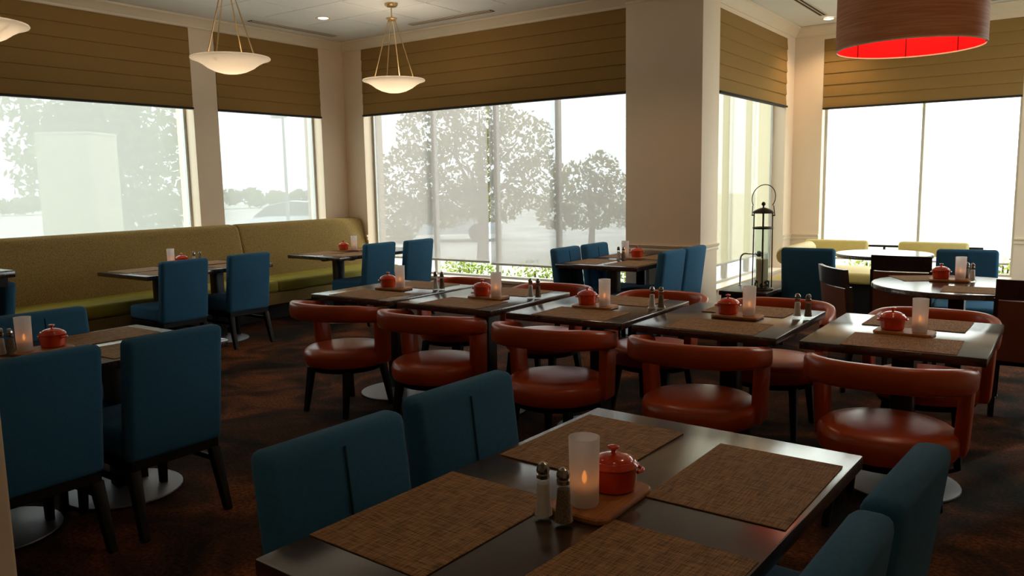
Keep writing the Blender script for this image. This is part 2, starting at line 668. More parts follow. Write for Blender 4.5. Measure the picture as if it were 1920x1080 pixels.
# crown moulding, chair rail, baseboards (each run one trim)
def profile_run(name, p0, p1, inward, prof, mat='trim'):
    """prof: (out from wall, z); extruded from p0 to p1, 'inward' = unit xy into the room"""
    secs = []
    for p in (p0, p1):
        secs.append([(p[0] + inward[0] * u, p[1] + inward[1] * u, z) for u, z in prof])
    return struct(name, sweep(secs), mat, angle=30)

crown = [(0, ZC - 0.115), (0.012, ZC - 0.115), (0.016, ZC - 0.095), (0.035, ZC - 0.075), (0.06, ZC - 0.04), (0.09, ZC - 0.025), (0.095, ZC - 0.004), (0.0, ZC - 0.004)]
rail = [(0, 0.765), (0.012, 0.768), (0.016, 0.785), (0.008, 0.79), (0.008, 0.805), (0.022, 0.815), (0.028, 0.832), (0.0, 0.835)]
base = [(0, 0.0), (0.016, 0.0), (0.016, 0.10), (0.006, 0.125), (0, 0.125)]
profile_run('trim_1', (XL, -4), (XL, YB), (1, 0), crown)
profile_run('trim_2', (XL, YB), (-3.85, YB), (0, -1), crown)
profile_run('trim_3', (-3.847, 7.5), (-3.022, 7.5), (0, -1), crown)
profile_run('trim_4', (-3.022, 7.5), (-3.022, 7.95), (1, 0), crown)
profile_run('trim_5', (XW, 7.95), (XW, YA), (1, 0), crown)
profile_run('trim_6', (XW, YA), (XR, YA), (0, -1), crown)
profile_run('trim_7', (-3.875, 7.5), (-2.994, 7.5), (0, -1), rail)
profile_run('trim_8', (-3.022, 7.472), (-3.022, 7.95), (1, 0), rail)
rail2 = [(u, z - 0.07) for u, z in rail]
profile_run('trim_9', (XW, 10.335), (XW, YA), (1, 0), rail2)
profile_run('trim_10', (XW, YA), (-2.70, YA), (0, -1), rail2)
profile_run('trim_11', (-0.56, YA), (XR, YA), (0, -1), rail2)
profile_run('trim_12', (XL, YB), (-7.75, YB), (0, -1), rail)
profile_run('baseboard_pier', (-3.85, 7.5), (-3.0, 7.5), (0, -1), base)
profile_run('baseboard_back', (XL, YB), (-3.85, YB), (0, -1), base)

# windows --------------------------------------------------------------------
def window(n, origin, rotz, w, z0, z1, mulls, low_rail=None):
    """frame in the outer part of the reveal; local x along, y outwards"""
    o = bpy.data.objects.new('window_%d' % n, None)
    COL.objects.link(o)
    o.location = (*origin, 0)
    o.rotation_euler = (0, 0, rotz)
    o['kind'] = 'structure'
    ya, yb = 0.155, 0.22
    bm = bmesh.new()
    f = 0.03
    box(bm, 0, f, ya, yb, z0, z1); box(bm, w - f, w, ya, yb, z0, z1)
    box(bm, f, w - f, ya, yb, z0, z0 + f); box(bm, f, w - f, ya, yb, z1 - f, z1)
    obj('window_frame', bm, 'frame', o)
    xs = [0] + list(mulls) + [w]
    for m in mulls:
        bm = bmesh.new(); box(bm, m - 0.022, m + 0.022, ya, yb, z0 + f, z1 - f); obj('mullion', bm, 'frame', o)
    for a, b in zip(xs, xs[1:]):
        bm = bmesh.new(); box(bm, a + 0.03, b - 0.03, 0.18, 0.188, z0 + f, z1 - f); obj('pane', bm, 'glass', o)
    obj('window_sill', rbox(-0.0, w, -0.025, ya, z0 - 0.03, z0 + 0.004, 0.004, 1), 'trim', o)
    return o

window(1, (XL, 2.05), PI / 2, 5.352 - 2.05, 0.34, 3.25, [1.05])
window(2, (XL, 5.665), PI / 2, 7.2 - 5.665, 0.34, 3.25, [])
window(3, (-7.75, YB), 0, 7.75 - 3.72, 0.34, 3.25, [7.75 - 6.70, 7.75 - 5.72, 7.75 - 4.85])
window(4, (XW, 8.02), PI / 2, 10.335 - 8.02, 0.34, 3.21, [0.75, 1.5])
window(6, (XR, 10.4), -PI / 2, 3.2, 0.34, 3.2, [1.06, 2.13])
window(5, (-2.70, YA), 0, 2.14, 0.30, 3.20, [1.14])

# ================================================================== BLINDS AND ROLLER SHADES
def roman_blind(label, origin, rotz, w, ztop, zbot):
    t = thing('roman_blind', label, 'blind', (origin[0], origin[1], zbot), rotz, 'roman blinds over the windows')
    h = ztop - zbot
    n = 6
    bm = bmesh.new()
    secs = []
    prof = []
    for k in range(n):
        za = h - k * h / n
        zb = h - (k + 1) * h / n
        prof += [(0.004, za - 0.003), (-0.002, za - (za - zb) * 0.4), (-0.009, zb + 0.010), (-0.008, zb + 0.002)]
    prof += [(0.035, 0.0), (0.035, h)]
    for x in (0.006, w * 0.33, w * 0.66, w - 0.006):
        secs.append([(x, y, z) for y, z in prof])
    obj('blind_fabric', sweep(secs), 'blind', t, angle=25)
    obj('blind_hem', rbox(0.004, w - 0.004, -0.026, 0.036, -0.018, 0.004, 0.004, 1), 'blind_edge', t)
    return t

roman_blind('wide tan roman blind over the large left window beside the ceiling bowl', (XL, 2.05), PI / 2, 5.352 - 2.05, 3.25, 2.385)
roman_blind('narrow dark tan roman blind over the left window next to the room corner', (XL, 5.665), PI / 2, 7.2 - 5.665, 3.25, 2.385)
roman_blind('widest tan roman blind over the window with the tree outside', (-7.75, YB), 0, 7.75 - 3.72, 3.25, 2.41)
roman_blind('pale golden roman blind on the narrow alcove side window', (XW, 8.02), PI / 2, 10.335 - 8.02, 3.21, 2.385)
roman_blind('tan roman blind behind the red-lined drum lamp', (-2.70, YA), 0, 2.14, 3.20, 2.355)

def roller_shade(label, origin, rotz, x0, x1, ztop, zbot, y=0.105, cloth='shade'):
    t = thing('roller_shade', label, 'shade', (origin[0], origin[1], zbot), rotz, 'roller shades inside the windows')
    bm = bmesh.new()
    vs = [bm.verts.new(p) for p in ((x0, y, 0), (x1, y, 0), (x1, y, ztop - zbot), (x0, y, ztop - zbot))]
    bm.faces.new(vs)
    obj('shade_fabric', bm, cloth, t)
    obj('hem_bar', rbox(x0, x1, y - 0.009, y + 0.009, -0.022, 0.004, 0.006, 2), 'frame', t)
    obj('roller_tube', tube([(x0, y, ztop - zbot + 0.02), (x1, y, ztop - zbot + 0.02)], 0.03, 12), 'frame', t)
    return t

roller_shade('translucent roller shade in the large left window behind the banquette', (XL, 2.05), PI / 2, 0.06, 3.302 - 0.15, 3.19, 0.50, cloth='shade_lit')
roller_shade('translucent roller shade in the narrow left window near the corner', (XL, 5.665), PI / 2, 0.02, 1.535 - 0.15, 3.19, 0.50, cloth='shade_lit')
roller_shade('left roller shade with tree and car showing through, beside the corner', (-7.75, YB), 0, 0.11, 7.75 - 5.80, 3.19, 0.55)
roller_shade('roller shade with tree showing through, left of the wide pier', (-7.75, YB), 0, 7.75 - 5.775, 7.75 - 3.87, 3.19, 0.53)
roller_shade('cream roller shade in the alcove side window behind the lantern', (XW, 8.02), PI / 2, 0.03, 2.315 - 0.26, 3.15, 0.57, cloth='shade_cream')
roller_shade('glowing white roller shade in the alcove back window, left half', (-2.70, YA), 0, 0.075, 1.125, 3.14, 0.465, cloth='shade_light')
roller_shade('glowing white roller shade in the alcove back window, right half', (-2.70, YA), 0, 1.155, 2.10, 3.14, 0.465, cloth='shade_light')

# ================================================================== BANQUETTE ALONG THE LEFT WALL
bq = thing('banquette', 'long olive tan upholstered banquette bench under the left windows', 'bench', (-8.08, 4.2, 0))
def bq_back(y0, y1):
    # local x: into the room; outline (x, z) extruded along y with softened ends
    prof = [(0.02, 0.40), (0.36, 0.40), (0.355, 0.50), (0.29, 0.80), (0.245, 1.0), (0.225, 1.045), (0.19, 1.07), (0.10, 1.075), (0.05, 1.06), (0.02, 1.03)]
    secs = []
    for y, k in ((y0, 0.93), (y0 + 0.012, 0.985), (y0 + 0.04, 1.0), (y1 - 0.04, 1.0), (y1 - 0.012, 0.985), (y1, 0.93)):
        secs.append([(0.15 + (x - 0.15) * k, y, 0.7 + (z - 0.7) * k) for x, z in prof])
    return sweep(secs)
obj('backrest', bq_back(-3.2, 5.66 - 4.2), 'bq_back', bq)
obj('backrest', bq_back(5.665 - 4.2, 7.60 - 4.2), 'bq_back', bq)
obj('seat_cushion', rbox(0.30, 0.90, -3.2, 1.46, 0.335, 0.465, 0.03, 3), 'bq_seat', bq)
obj('seat_cushion', rbox(0.30, 0.90, 1.465, 3.4, 0.335, 0.465, 0.03, 3), 'bq_seat', bq)
obj('seat_panel', rbox(0.30, 0.885, -3.2, 3.4, 0.20, 0.335, 0.01, 2), 'bq_back', bq)
obj('plinth', rbox(0.02, 0.66, -3.2, 3.4, 0.0, 0.20, 0.004, 1), 'plinth', bq)

# ================================================================== BLUE DINING CHAIR
def make_blue_chair():
    t = thing('dining_chair', 'x', 'chair')
    w = 0.225
    obj('seat', rbox(-w, w, -0.19, 0.27, 0.345, 0.475, 0.03, 3), 'blue', t)
    b = rbox(-w, w, -0.255, -0.17, 0.335, 0.88, 0.028, 3)
    # finer columns for the soft upholstery bulge
    for v in b.verts:
        s = (v.co.z - 0.40)
        v.co.y -= max(0.0, s) * 0.13
    bk = obj('backrest', b, 'blue', t)
    sm = bmesh.new()
    tube([(0, -0.170 - max(0, z - 0.40) * 0.13 + 0.0005, z) for z in (0.48, 0.6, 0.75, 0.845)], 0.0035, 6, sm)
    obj('seam', sm, 'blue_seam', bk)
    obj('seat_frame', rbox(-w + 0.012, w - 0.012, -0.235, 0.25, 0.295, 0.345, 0.004, 1), 'leg', t)
    for sx in (-1, 1):
        obj('leg', taper((sx * 0.195, 0.225, 0.30), (sx * 0.20, 0.24, 0.0), 0.045, 0.032), 'leg', t)
        obj('leg', taper((sx * 0.195, -0.215, 0.30), (sx * 0.205, -0.285, 0.0), 0.048, 0.034), 'leg', t)
        obj('stretcher', rbox(sx * 0.199 - 0.010, sx * 0.199 + 0.010, -0.225, 0.225, 0.225, 0.25, 0.002, 1), 'leg', t)
    return t
blue = Maker(make_blue_chair())
FX, FXN, FY, FYN = -PI / 2, PI / 2, 0.0, PI      # facing +X, -X, +Y, -Y

for x, y, rz, lab, grp in [
    # near table
    (-1.235, 1.315, FX - 0.04, 'blue fabric dining chair at the nearest table, front one of its left side', 'blue chairs around the nearest table'),
    (-1.255, 1.85, FX - 0.05, 'blue fabric dining chair at the nearest table, rear one of its left side', 'blue chairs around the nearest table'),
    (-0.555, 1.325, FXN - 0.04, 'blue fabric dining chair at the nearest table, front one of its right side', 'blue chairs around the nearest table'),
    (-0.525, 1.815, FXN - 0.07, 'blue fabric dining chair at the nearest table, rear one of its right side', 'blue chairs around the nearest table'),
    # left table
    (-3.47, 1.385, FXN, 'dark blue dining chair with its back to us, at the left photo edge', 'blue chairs around the left table'),
    (-3.45, 1.925, FXN, 'dark blue dining chair with its back to us, right one at the left table', 'blue chairs around the left table'),
    (-4.06, 1.90, FX, 'blue dining chair across the left table, facing us behind the red pot', 'blue chairs around the left table'),
    # banquette table
    (-6.60, 3.985, FXN, 'blue dining chair at the middle banquette table, left one of two', 'blue chairs facing the banquette'),
    (-6.60, 4.655, FXN, 'blue dining chair at the middle banquette table, right one of two', 'blue chairs facing the banquette'),
    (-6.37, 6.15, FXN, 'blue dining chair at the corner banquette table, left one of two', 'blue chairs facing the banquette'),
    (-6.32, 6.72, FXN, 'blue dining chair at the corner banquette table, right one by the window', 'blue chairs facing the banquette'),
    # pier table
    (-3.66, 6.43, FX, 'blue dining chair at the pier table, on its window side, nearer us', 'blue chairs around the pier table'),
    (-3.64, 6.95, FX, 'blue dining chair at the pier table, on its window side, by the pier', 'blue chairs around the pier table'),
    (-3.15, 6.50, FXN, 'bright blue dining chair at the pier table, back to the alcove, nearer us', 'blue chairs around the pier table'),
    (-3.14, 6.96, FXN, 'bright blue dining chair at the pier table, back to the alcove, by the pier', 'blue chairs around the pier table'),
    # alcove
    (-1.915, 7.44, FY + 0.06, 'dark teal chair with its back to us, right of the tall lantern', 'teal chairs in the alcove'),
    (-0.68, 7.22, FYN + 0.12, 'dark teal chair facing us behind the near round table', 'teal chairs in the alcove'),
]:
    blue.put((x, y, 0), rz, lab, grp)

# ================================================================== ORANGE TUB CHAIR
def make_orange():
    t = thing('tub_chair', 'x', 'chair')
    seat = lathe([(0, 0.315), (0.24, 0.315), (0.272, 0.325), (0.282, 0.345), (0.284, 0.39), (0.276, 0.415), (0.255, 0.430), (0.19, 0.440), (0.1, 0.446), (0, 0.448)], 40)
    obj('seat', seat, 'orange', t)
    # curved top rail: superellipse plan, highest at the back
    secs = []
    a, b, ex = 0.304, 0.296, 2.8
    N = 44
    path = []
    for i in range(N + 1):
        th = R(-104 + 208 * i / N)
        sx, sy = math.sin(th), -math.cos(th)
        x = a * math.copysign(abs(sx) ** (2 / ex), sx)
        y = b * math.copysign(abs(sy) ** (2 / ex), sy)
        path.append((x, y))
    for i, (x, y) in enumerate(path):
        p, q = path[max(i - 1, 0)], path[min(i + 1, N)]
        tx, ty = q[0] - p[0], q[1] - p[1]
        l = math.hypot(tx, ty)
        nx, ny = ty / l, -tx / l
        k = max(0.0, min(1.0, (0.16 - y) / 0.44))
        k = k * k * (3 - 2 * k)
        top = 0.695 + 0.052 * k
        hgt = 0.098 + 0.010 * k
        e = min(i, N - i) / 2.0
        sc = 1.0 if e >= 1 else math.sqrt(max(0.0, 1 - (1 - e) ** 2)) * 0.55 + 0.45
        zc = top - hgt / 2
        ring = []
        for q_ in range(14):
            ph = 2 * PI * q_ / 14
            cu = math.copysign(abs(math.cos(ph)) ** 0.55, math.cos(ph)) * 0.029 * sc
            cz = math.copysign(abs(math.sin(ph)) ** 0.55, math.sin(ph)) * hgt / 2 * sc
            ring.append((x + nx * cu, y + ny * cu, zc + cz))
        secs.append(ring)
    obj('back_rail', sweep(secs), 'orange', t)
    for sx in (-1, 1):
        b_ = rbox(sx * 0.276 - 0.027, sx * 0.276 + 0.027, -0.005, 0.115, 0.33, 0.64, 0.016, 2)
        shear(b_, 0.33, -0.03, sx * 0.05)
        obj('arm_post', b_, 'orange', t)
    obj('seat_frame', lathe([(0, 0.285), (0.235, 0.285), (0.245, 0.30), (0.245, 0.318), (0, 0.318)], 32), 'leg', t)
    for sx in (-1, 1):
        obj('leg', taper((sx * 0.165, 0.165, 0.30), (sx * 0.19, 0.215, 0.0), 0.046, 0.03), 'leg', t)
        obj('leg', taper((sx * 0.165, -0.165, 0.30), (sx * 0.185, -0.215, 0.0), 0.046, 0.03), 'leg', t)
    return t
orange = Maker(make_orange())
row_x = [-3.957, -3.14, -2.285, -1.48, -0.63]
near_x = [-3.958, -3.155, -2.285, -1.462, -0.613]
far_x = [-3.87, -3.06, -2.21, -1.43, -0.605]
ordn = ['first', 'second', 'third', 'fourth', 'fifth']
for i in range(5):
    orange.put((near_x[i], 3.645 + (0.0, 0.0, -0.01, 0.0, 0.0)[i], 0), FY + (0.02, -0.03, 0.02, 0.0, -0.02)[i],
               'orange leather tub chair on the near side of the table row, %s from the left' % ordn[i], 'orange tub chairs along the near side of the row')
for i in range(5):
    orange.put((far_x[i], 4.70, 0), FYN + (0.0, 0.03, -0.02, 0.02, 0.0)[i],
               'orange leather tub chair on the far side of the table row, %s from the left' % ordn[i], 'orange tub chairs along the far side of the row')

# ================================================================== TABLES
def pedestal(t, y):
    bm = lathe([(0, 0.0), (0.262, 0.0), (0.27, 0.006), (0.268, 0.012), (0.20, 0.026), (0.09, 0.036), (0.055, 0.042), (0, 0.042)], 36, center=(0, y, 0))
    obj('pedestal_base', bm, 'disc', t)
    bm = rbox(-0.05, 0.05, y - 0.05, y + 0.05, 0.03, 0.685, 0.012, 2)
    obj('pedestal_column', bm, 'column', t)
    bm = bmesh.new()
    rbox(-0.24, 0.24, y - 0.03, y + 0.03, 0.682, 0.712, 0.004, 1, bm)
    rbox(-0.03, 0.03, y - 0.22, y + 0.22, 0.682, 0.712, 0.004, 1, bm)
    obj('top_bracket', bm, 'column', t)

def rect_table(w, d, peds):
    t = thing('dining_table', 'x', 'table')
    obj('tabletop', rbox(-w / 2, w / 2, -d / 2, d / 2, 0.712, 0.75, 0.005, 2), 'top', t)
    for y in peds:
        pedestal(t, y)
    return t
small = Maker(rect_table(0.745, 0.905, [0.0]))
tables = []
for i in range(5):
    lab = ['dark table at the far left end of the middle row', 'dark table second from the left in the middle row', 'dark middle table of the row of five',
           'dark table second from the right in the middle row', 'dark table with bright window glare at the right end of the row'][i]
    small.put((row_x[i], 4.13, 0), 0, lab, 'square tables in the middle row')
big = Maker(rect_table(0.83, 1.315, [-0.30, 0.30]))
NT = (-0.868, 1.572, R(-2.4))
big.put((NT[0], NT[1], 0), NT[2], 'large dark table nearest the camera with four placemats', 'long tables for four')
big.put((-3.815, 1.695, 0), 0, 'long dark table at the left between blue chairs', 'long tables for four')
big.put((-6.885, 4.38, 0), 0, 'long dark table in front of the middle of the banquette', 'long tables for four')
big.put((-6.665, 6.37, 0), 0, 'long dark table at the corner end of the banquette', 'long tables for four')
big.put((-3.465, 6.82, 0), 0, 'long dark table with one end against the wide pier', 'long tables for four')

def round_table(r, label, loc):
    t = thing('round_table', label, 'table', loc, 0, 'round tables in the alcove')
    obj('tabletop', lathe([(0, 0.715), (r - 0.006, 0.715), (r, 0.72), (r, 0.744), (r - 0.005, 0.75), (0, 0.75)], 64), 'top', t)
    pedestal(t, 0.0)
    return t
round_table(0.54, 'near round dark table in the alcove with red pot and placemats', (-0.63, 6.15, 0))
round_table(0.435, 'far round table in the alcove, bare and shining', (-1.50, 8.36, 0))

# high counter table at the left edge with a stool
t = thing('counter_table', 'tall dark counter table cut off by the left photo edge', 'table', (-5.30, 1.66, 0))
obj('tabletop', rbox(-0.33, 0.33, -0.41, 0.41, 1.005, 1.045, 0.006, 2), 'top', t)
obj('apron', rbox(-0.30, 0.30, -0.38, 0.38, 0.95, 1.005, 0.004, 1), 'column', t)
for sx in (-1, 1):
    for sy in (-1, 1):
        obj('leg', taper((sx * 0.22, sy * 0.26 - 0.06, 0.96), (sx * 0.22, sy * 0.26 - 0.06, 0.0), 0.05, 0.045), 'leg', t)
t = thing('bar_stool', 'blue fabric counter stool tucked under the tall counter table', 'stool', (-5.45, 1.925, 0), FYN)
obj('seat', rbox(-0.20, 0.20, -0.17, 0.22, 0.56, 0.66, 0.025, 3), 'blue', t)
obj('backrest', shear(rbox(-0.20, 0.20, -0.22, -0.15, 0.56, 0.95, 0.025, 3), 0.56, -0.12), 'blue', t)
for sx in (-1, 1):
    obj('leg', taper((sx * 0.17, 0.18, 0.57), (sx * 0.19, 0.20, 0.0), 0.04, 0.03), 'leg', t)
    obj('leg', taper((sx * 0.17, -0.17, 0.57), (sx * 0.19, -0.22, 0.0), 0.04, 0.03), 'leg', t)
obj('foot_rest', rbox(-0.18, 0.18, 0.175, 0.20, 0.22, 0.25, 0.003, 1), 'leg', t)

# ================================================================== PLACEMATS
def mat_mesh():
    return rbox(-0.23, 0.23, -0.165, 0.165, 0.0, 0.003, 0.0012, 1)
pm = obj('placemat', mat_mesh(), 'mat')
tag(pm, 'x', 'placemat')
mats = Maker(pm)
ZT = 0.7502
def on_near(lx, ly):
    c, s = math.cos(NT[2]), math.sin(NT[2])
    return (NT[0] + lx * c - ly * s, NT[1] + lx * s + ly * c)
for lx, ly, rz, lab in [(-0.245, -0.295, PI / 2, 'woven placemat on the nearest table, front left, by the salt shaker'),
                        (-0.225, 0.335, PI / 2, 'woven placemat on the nearest table, rear left, behind the candle glass'),
                        (0.235, 0.305, PI / 2 + 0.02, 'woven placemat on the nearest table, rear right, beyond the red pot'),
                        (0.24, -0.315, PI / 2 - 0.02, 'woven placemat on the nearest table, front right, at the bottom photo edge')]:
    x, y = on_near(lx, ly)
    mats.put((x, y, ZT), NT[2] + rz, lab, 'woven placemats')
for i in range(5):
    n = ['leftmost', 'second', 'third', 'fourth', 'rightmost'][i]
    mats.put((row_x[i] + 0.03, 3.85, ZT), 0.01 * (i - 2), 'brown woven placemat on the near edge of the %s row table' % n, 'woven placemats')
    mats.put((row_x[i] + 0.01, 4.41, ZT), -0.01 * (i - 2), 'brown woven placemat on the far half of the %s row table' % n, 'woven placemats')
for x, y, rz, lab in [(-4.03, 2.05, PI / 2, 'woven placemat on the left table, far side, right of the red pot'),
                      (-3.60, 2.02, PI / 2, 'woven placemat on the left table, seen in the gap between two chair backs'),
                      (-4.03, 1.38, PI / 2, 'woven placemat on the left table under the left photo edge'),
                      (-7.08, 4.02, PI / 2, 'woven placemat on the middle banquette table, left end by the wall'),
                      (-6.66, 4.02, PI / 2, 'woven placemat on the middle banquette table, left end by the chairs'),
                      (-7.08, 4.72, PI / 2, 'woven placemat on the middle banquette table, right end by the wall'),
                      (-6.66, 4.72, PI / 2, 'woven placemat on the middle banquette table, right end by the chairs'),
                      (-6.86, 6.03, PI / 2, 'woven placemat on the corner banquette table, left end by the wall'),
                      (-6.44, 6.03, PI / 2, 'woven placemat on the corner banquette table, left end by the chairs'),
                      (-6.86, 6.72, PI / 2, 'woven placemat on the corner banquette table, window end by the wall'),
                      (-3.66, 6.46, PI / 2, 'woven placemat on the pier table, front left beside the shakers'),
                      (-3.25, 6.46, PI / 2, 'woven placemat on the pier table, front right corner nearest us'),
                      (-3.25, 7.10, PI / 2, 'woven placemat on the pier table, right beside the wall'),
                      (-3.66, 7.10, PI / 2, 'woven placemat on the pier table, left beside the wall'),
                      (-0.46, 5.87, 0.05, 'woven placemat on the near round table, near edge'),
                      (-0.84, 6.42, 0.5, 'woven placemat on the near round table, far left edge')]:
    mats.put((x, y, ZT), rz, lab, 'woven placemats')

# ================================================================== TABLE-TOP ITEMS
def make_tray():
    o = obj('serving_board', slab(rounded_rect(0.255, 0.155, 0.03), 0.0, 0.016, 0.004), 'board')
    return tag(o, 'x', 'board')
tray = Maker(make_tray())

def make_pot():
    t = thing('casserole_pot', 'x', 'pot')
    obj('pot_body', lathe([(0, 0), (0.046, 0), (0.051, 0.004), (0.0545, 0.03), (0.056, 0.052), (0.0575, 0.056), (0.053, 0.056), (0.051, 0.05), (0.048, 0.012), (0, 0.01)], 36), 'enamel', t)
    ld = obj('lid', lathe([(0.0575, 0.057), (0.0595, 0.060), (0.058, 0.064), (0.050, 0.072), (0.046, 0.0715), (0.043, 0.0755), (0.034, 0.081), (0.018, 0.085), (0.0, 0.0865)], 36), 'enamel', t)
    obj('knob', lathe([(0.006, 0.084), (0.005, 0.092), (0.008, 0.096), (0.014, 0.099), (0.0135, 0.103), (0.006, 0.1055), (0, 0.106)], 20), 'enamel', ld)
    for s in (-1, 1):
        pts = [(s * (0.055 + 0.014 * math.sin(PI * k / 8)), -0.022 + 0.044 * k / 8, 0.047) for k in range(9)]
        obj('handle', tube(pts, 0.0045, 8), 'enamel', t)
    return t
pot = Maker(make_pot())

def make_candle():
    t = thing('candle_glass', 'x', 'candle holder')
    obj('glass', lathe([(0, 0.001), (0.030, 0.0), (0.0325, 0.004), (0.035, 0.155)], 32), 'frost', t)
    obj('rim', lathe([(0.0335, 0.1545), (0.0353, 0.1545), (0.0353, 0.157), (0.0335, 0.157)], 32, close=True), 'frost', t)
    cd = obj('candle', lathe([(0, 0.012), (0.022, 0.012), (0.022, 0.046), (0.019, 0.048), (0, 0.045)], 20), 'wax', t)
    obj('flame', lathe([(0, 0.047), (0.005, 0.054), (0.0065, 0.061), (0.004, 0.072), (0, 0.082)], 12), 'flame', cd)
    return t
candle = Maker(make_candle())

def make_shaker(fill, name, cat):
    t = thing(name, 'x', cat)
    n = 10
    obj('glass_body', lathe([(0, 0), (0.025, 0.0), (0.027, 0.005), (0.0255, 0.011), (0.0205, 0.021), (0.0175, 0.045), (0.0142, 0.093), (0.0142, 0.098), (0.0120, 0.098), (0.0120, 0.094)], n), 'thin_glass', t, angle=15)
    obj('filling', lathe([(0, 0.006), (0.0205, 0.010), (0.0180, 0.024), (0.0158, 0.050), (0.0135, 0.082), (0, 0.083)], n), fill, t)
    cp = obj('cap', lathe([(0.0146, 0.094), (0.0148, 0.102), (0.0128, 0.105), (0.0150, 0.110), (0.0146, 0.117), (0.0105, 0.126), (0.004, 0.130), (0, 0.1305)], 12), 'cap_metal', t, angle=25)
    return t
salt = Maker(make_shaker('salt', 'salt_shaker', 'salt shaker'))
pepper = Maker(make_shaker('pepper', 'pepper_shaker', 'pepper shaker'))

def setting(tx, ty, rz, where, shakers=None, z=0.7505, sh_on=None):
    tray.put((tx, ty, z), rz, 'small wooden board under the red pot on ' + where, 'wooden boards on the tables')
    c, s = math.cos(rz), math.sin(rz)
    px, py = -0.055, 0.005
    qx, qy = 0.065, -0.005
    pot.put((tx + px * c - py * s, ty + px * s + py * c, z + 0.0165), 0.55, 'small red enamel casserole pot with lid on ' + where, 'red casserole pots')
    candle.put((tx + qx * c - qy * s, ty + qx * s + qy * c, z + 0.0165), rz, 'frosted candle glass with lit candle on ' + where, 'frosted candle glasses')
    if shakers:
        (ax, ay), (bx, by) = shakers
        salt.put((ax, ay, z), 0.2, 'glass salt shaker with chrome cap on ' + where, 'salt shakers')
        pepper.put((bx, by, z), 0.5, 'glass pepper shaker with chrome cap on ' + where, 'pepper shakers')

setting(-0.865, 1.560, R(-90), 'the nearest table', ((-0.926, 1.411), (-0.870, 1.405)))
setting(-3.905, 1.700, R(-90), 'the left table', ((-3.955, 1.555), (-3.905, 1.575)))
for i, (tx, ty) in enumerate([(-3.965, 4.125), (-3.085, 4.085), (-2.293, 4.080), (-1.458, 4.150), (-0.629, 4.085)]):
    w = 'the %s table of the row' % ['leftmost', 'second', 'middle', 'fourth', 'rightmost'][i]
    sh = None
    if i < 4:
        sx, sy = [(-3.685, 4.26), (-2.85, 4.225), (-1.99, 4.215), (-1.185, 4.30)][i]
        sh = ((sx, sy), (sx + 0.055, sy + 0.004))
    setting(tx, ty, R([4, 1, 2, 0, -3][i]), w, sh)
setting(-7.10, 4.40, R(-80), 'the middle banquette table', ((-7.06, 4.56), (-7.02, 4.60)))
setting(-6.80, 6.36, R(40), 'the corner banquette table')
setting(-3.46, 6.87, R(-125), 'the pier table', ((-3.50, 6.68), (-3.455, 6.69)))
setting(-0.70, 6.31, R(8), 'the near round table', ((-0.565, 6.345), (-0.605, 6.40)))

# ================================================================== WOOD-BACKED CHAIRS IN THE ALCOVE
def make_wood_chair():
    t = thing('wood_back_chair', 'x', 'chair')
    w = 0.215
    obj('seat', rbox(-w, w, -0.17, 0.27, 0.36, 0.475, 0.03, 3), 'blue', t)
    def backp(z0, z1, ya, yb, r, ww):
        b = bmesh.new()
        secs = []
        N = 8
        for i in range(N + 1):
            x = -ww + 2 * ww * i / N
            cv = 0.03 * (1 - (x / ww) ** 2)
            secs.append([(x, ya - cv - (z0 - 0.4) * 0.12, z0), (x, yb - cv - (z0 - 0.4) * 0.12, z0), (x, yb - cv - (z1 - 0.4) * 0.12, z1), (x, ya - cv - (z1 - 0.4) * 0.12, z1)])
        b.free()
        return sweep(secs)
    obj('crest_panel', backp(0.735, 0.86, -0.225, -0.195, 0.004, w + 0.006), 'dark_wood', t, angle=30)
    obj('back_panel', backp(0.35, 0.728, -0.228, -0.18, 0.004, w - 0.012), 'brown_leather', t, angle=30)
    for sx in (-1, 1):
        obj('back_post', sweep([[(sx * w + dx, y0 + dy - max(0, z - 0.4) * 0.12, z) for dx, dy in ((-0.012, -0.02), (0.012, -0.02), (0.012, 0.02), (-0.012, 0.02))] for z, y0 in ((0.30, -0.20), (0.74, -0.20))]), 'dark_wood', t)
        obj('leg', taper((sx * 0.195, 0.225, 0.36), (sx * 0.20, 0.235, 0.0), 0.042, 0.03), 'leg', t)
        obj('leg', taper((sx * 0.205, -0.20, 0.36), (sx * 0.21, -0.26, 0.0), 0.044, 0.032), 'leg', t)
    obj('seat_frame', rbox(-w + 0.01, w - 0.01, -0.18, 0.25, 0.31, 0.36, 0.004, 1), 'leg', t)
    return t
wood = Maker(make_wood_chair())
wood.put((-1.175, 6.055, 0), R(-54), 'dark wood-backed chair with blue seat, turned sideways left of the near round table', 'wood-backed chairs in the alcove')
wood.put((-1.12, 7.22, 0), FY, 'dark wood-backed chair with brown panel between the two round tables', 'wood-backed chairs in the alcove')
wood.put((-0.165, 5.89, 0), FY + 0.05, 'dark wood-backed chair with brown panel at the right photo edge', 'wood-backed chairs in the alcove')

# ================================================================== ALCOVE SEATING
t = thing('banquette', 'cream banquette with two floating back pads under the bright alcove window', 'bench', (-1.7, 9.55, 0))
obj('seat_cushion', rbox(-0.98, 1.0, -0.42, 0.42, 0.33, 0.455, 0.035, 3), 'cream', t)
obj('seat_base', rbox(-0.94, 0.96, -0.32, 0.40, 0.0, 0.33, 0.006, 1), 'plinth', t)
for x0, x1 in ((-0.96, -0.25), (0.07, 0.77)):
    obj('back_pad', shear(rbox(x0, x1, 0.30, 0.40, 0.59, 0.755, 0.035, 3), 0.59, 0.15), 'cream', t)
obj('back_rail', tube([(-0.95, 0.43, 0.69), (0.9, 0.43, 0.69)], 0.014, 10), 'column', t)
for x in (-0.9, -0.09, 0.85):
    obj('rail_post', tube([(x, 0.43, 0.30), (x, 0.43, 0.69)], 0.014, 10), 'column', t)

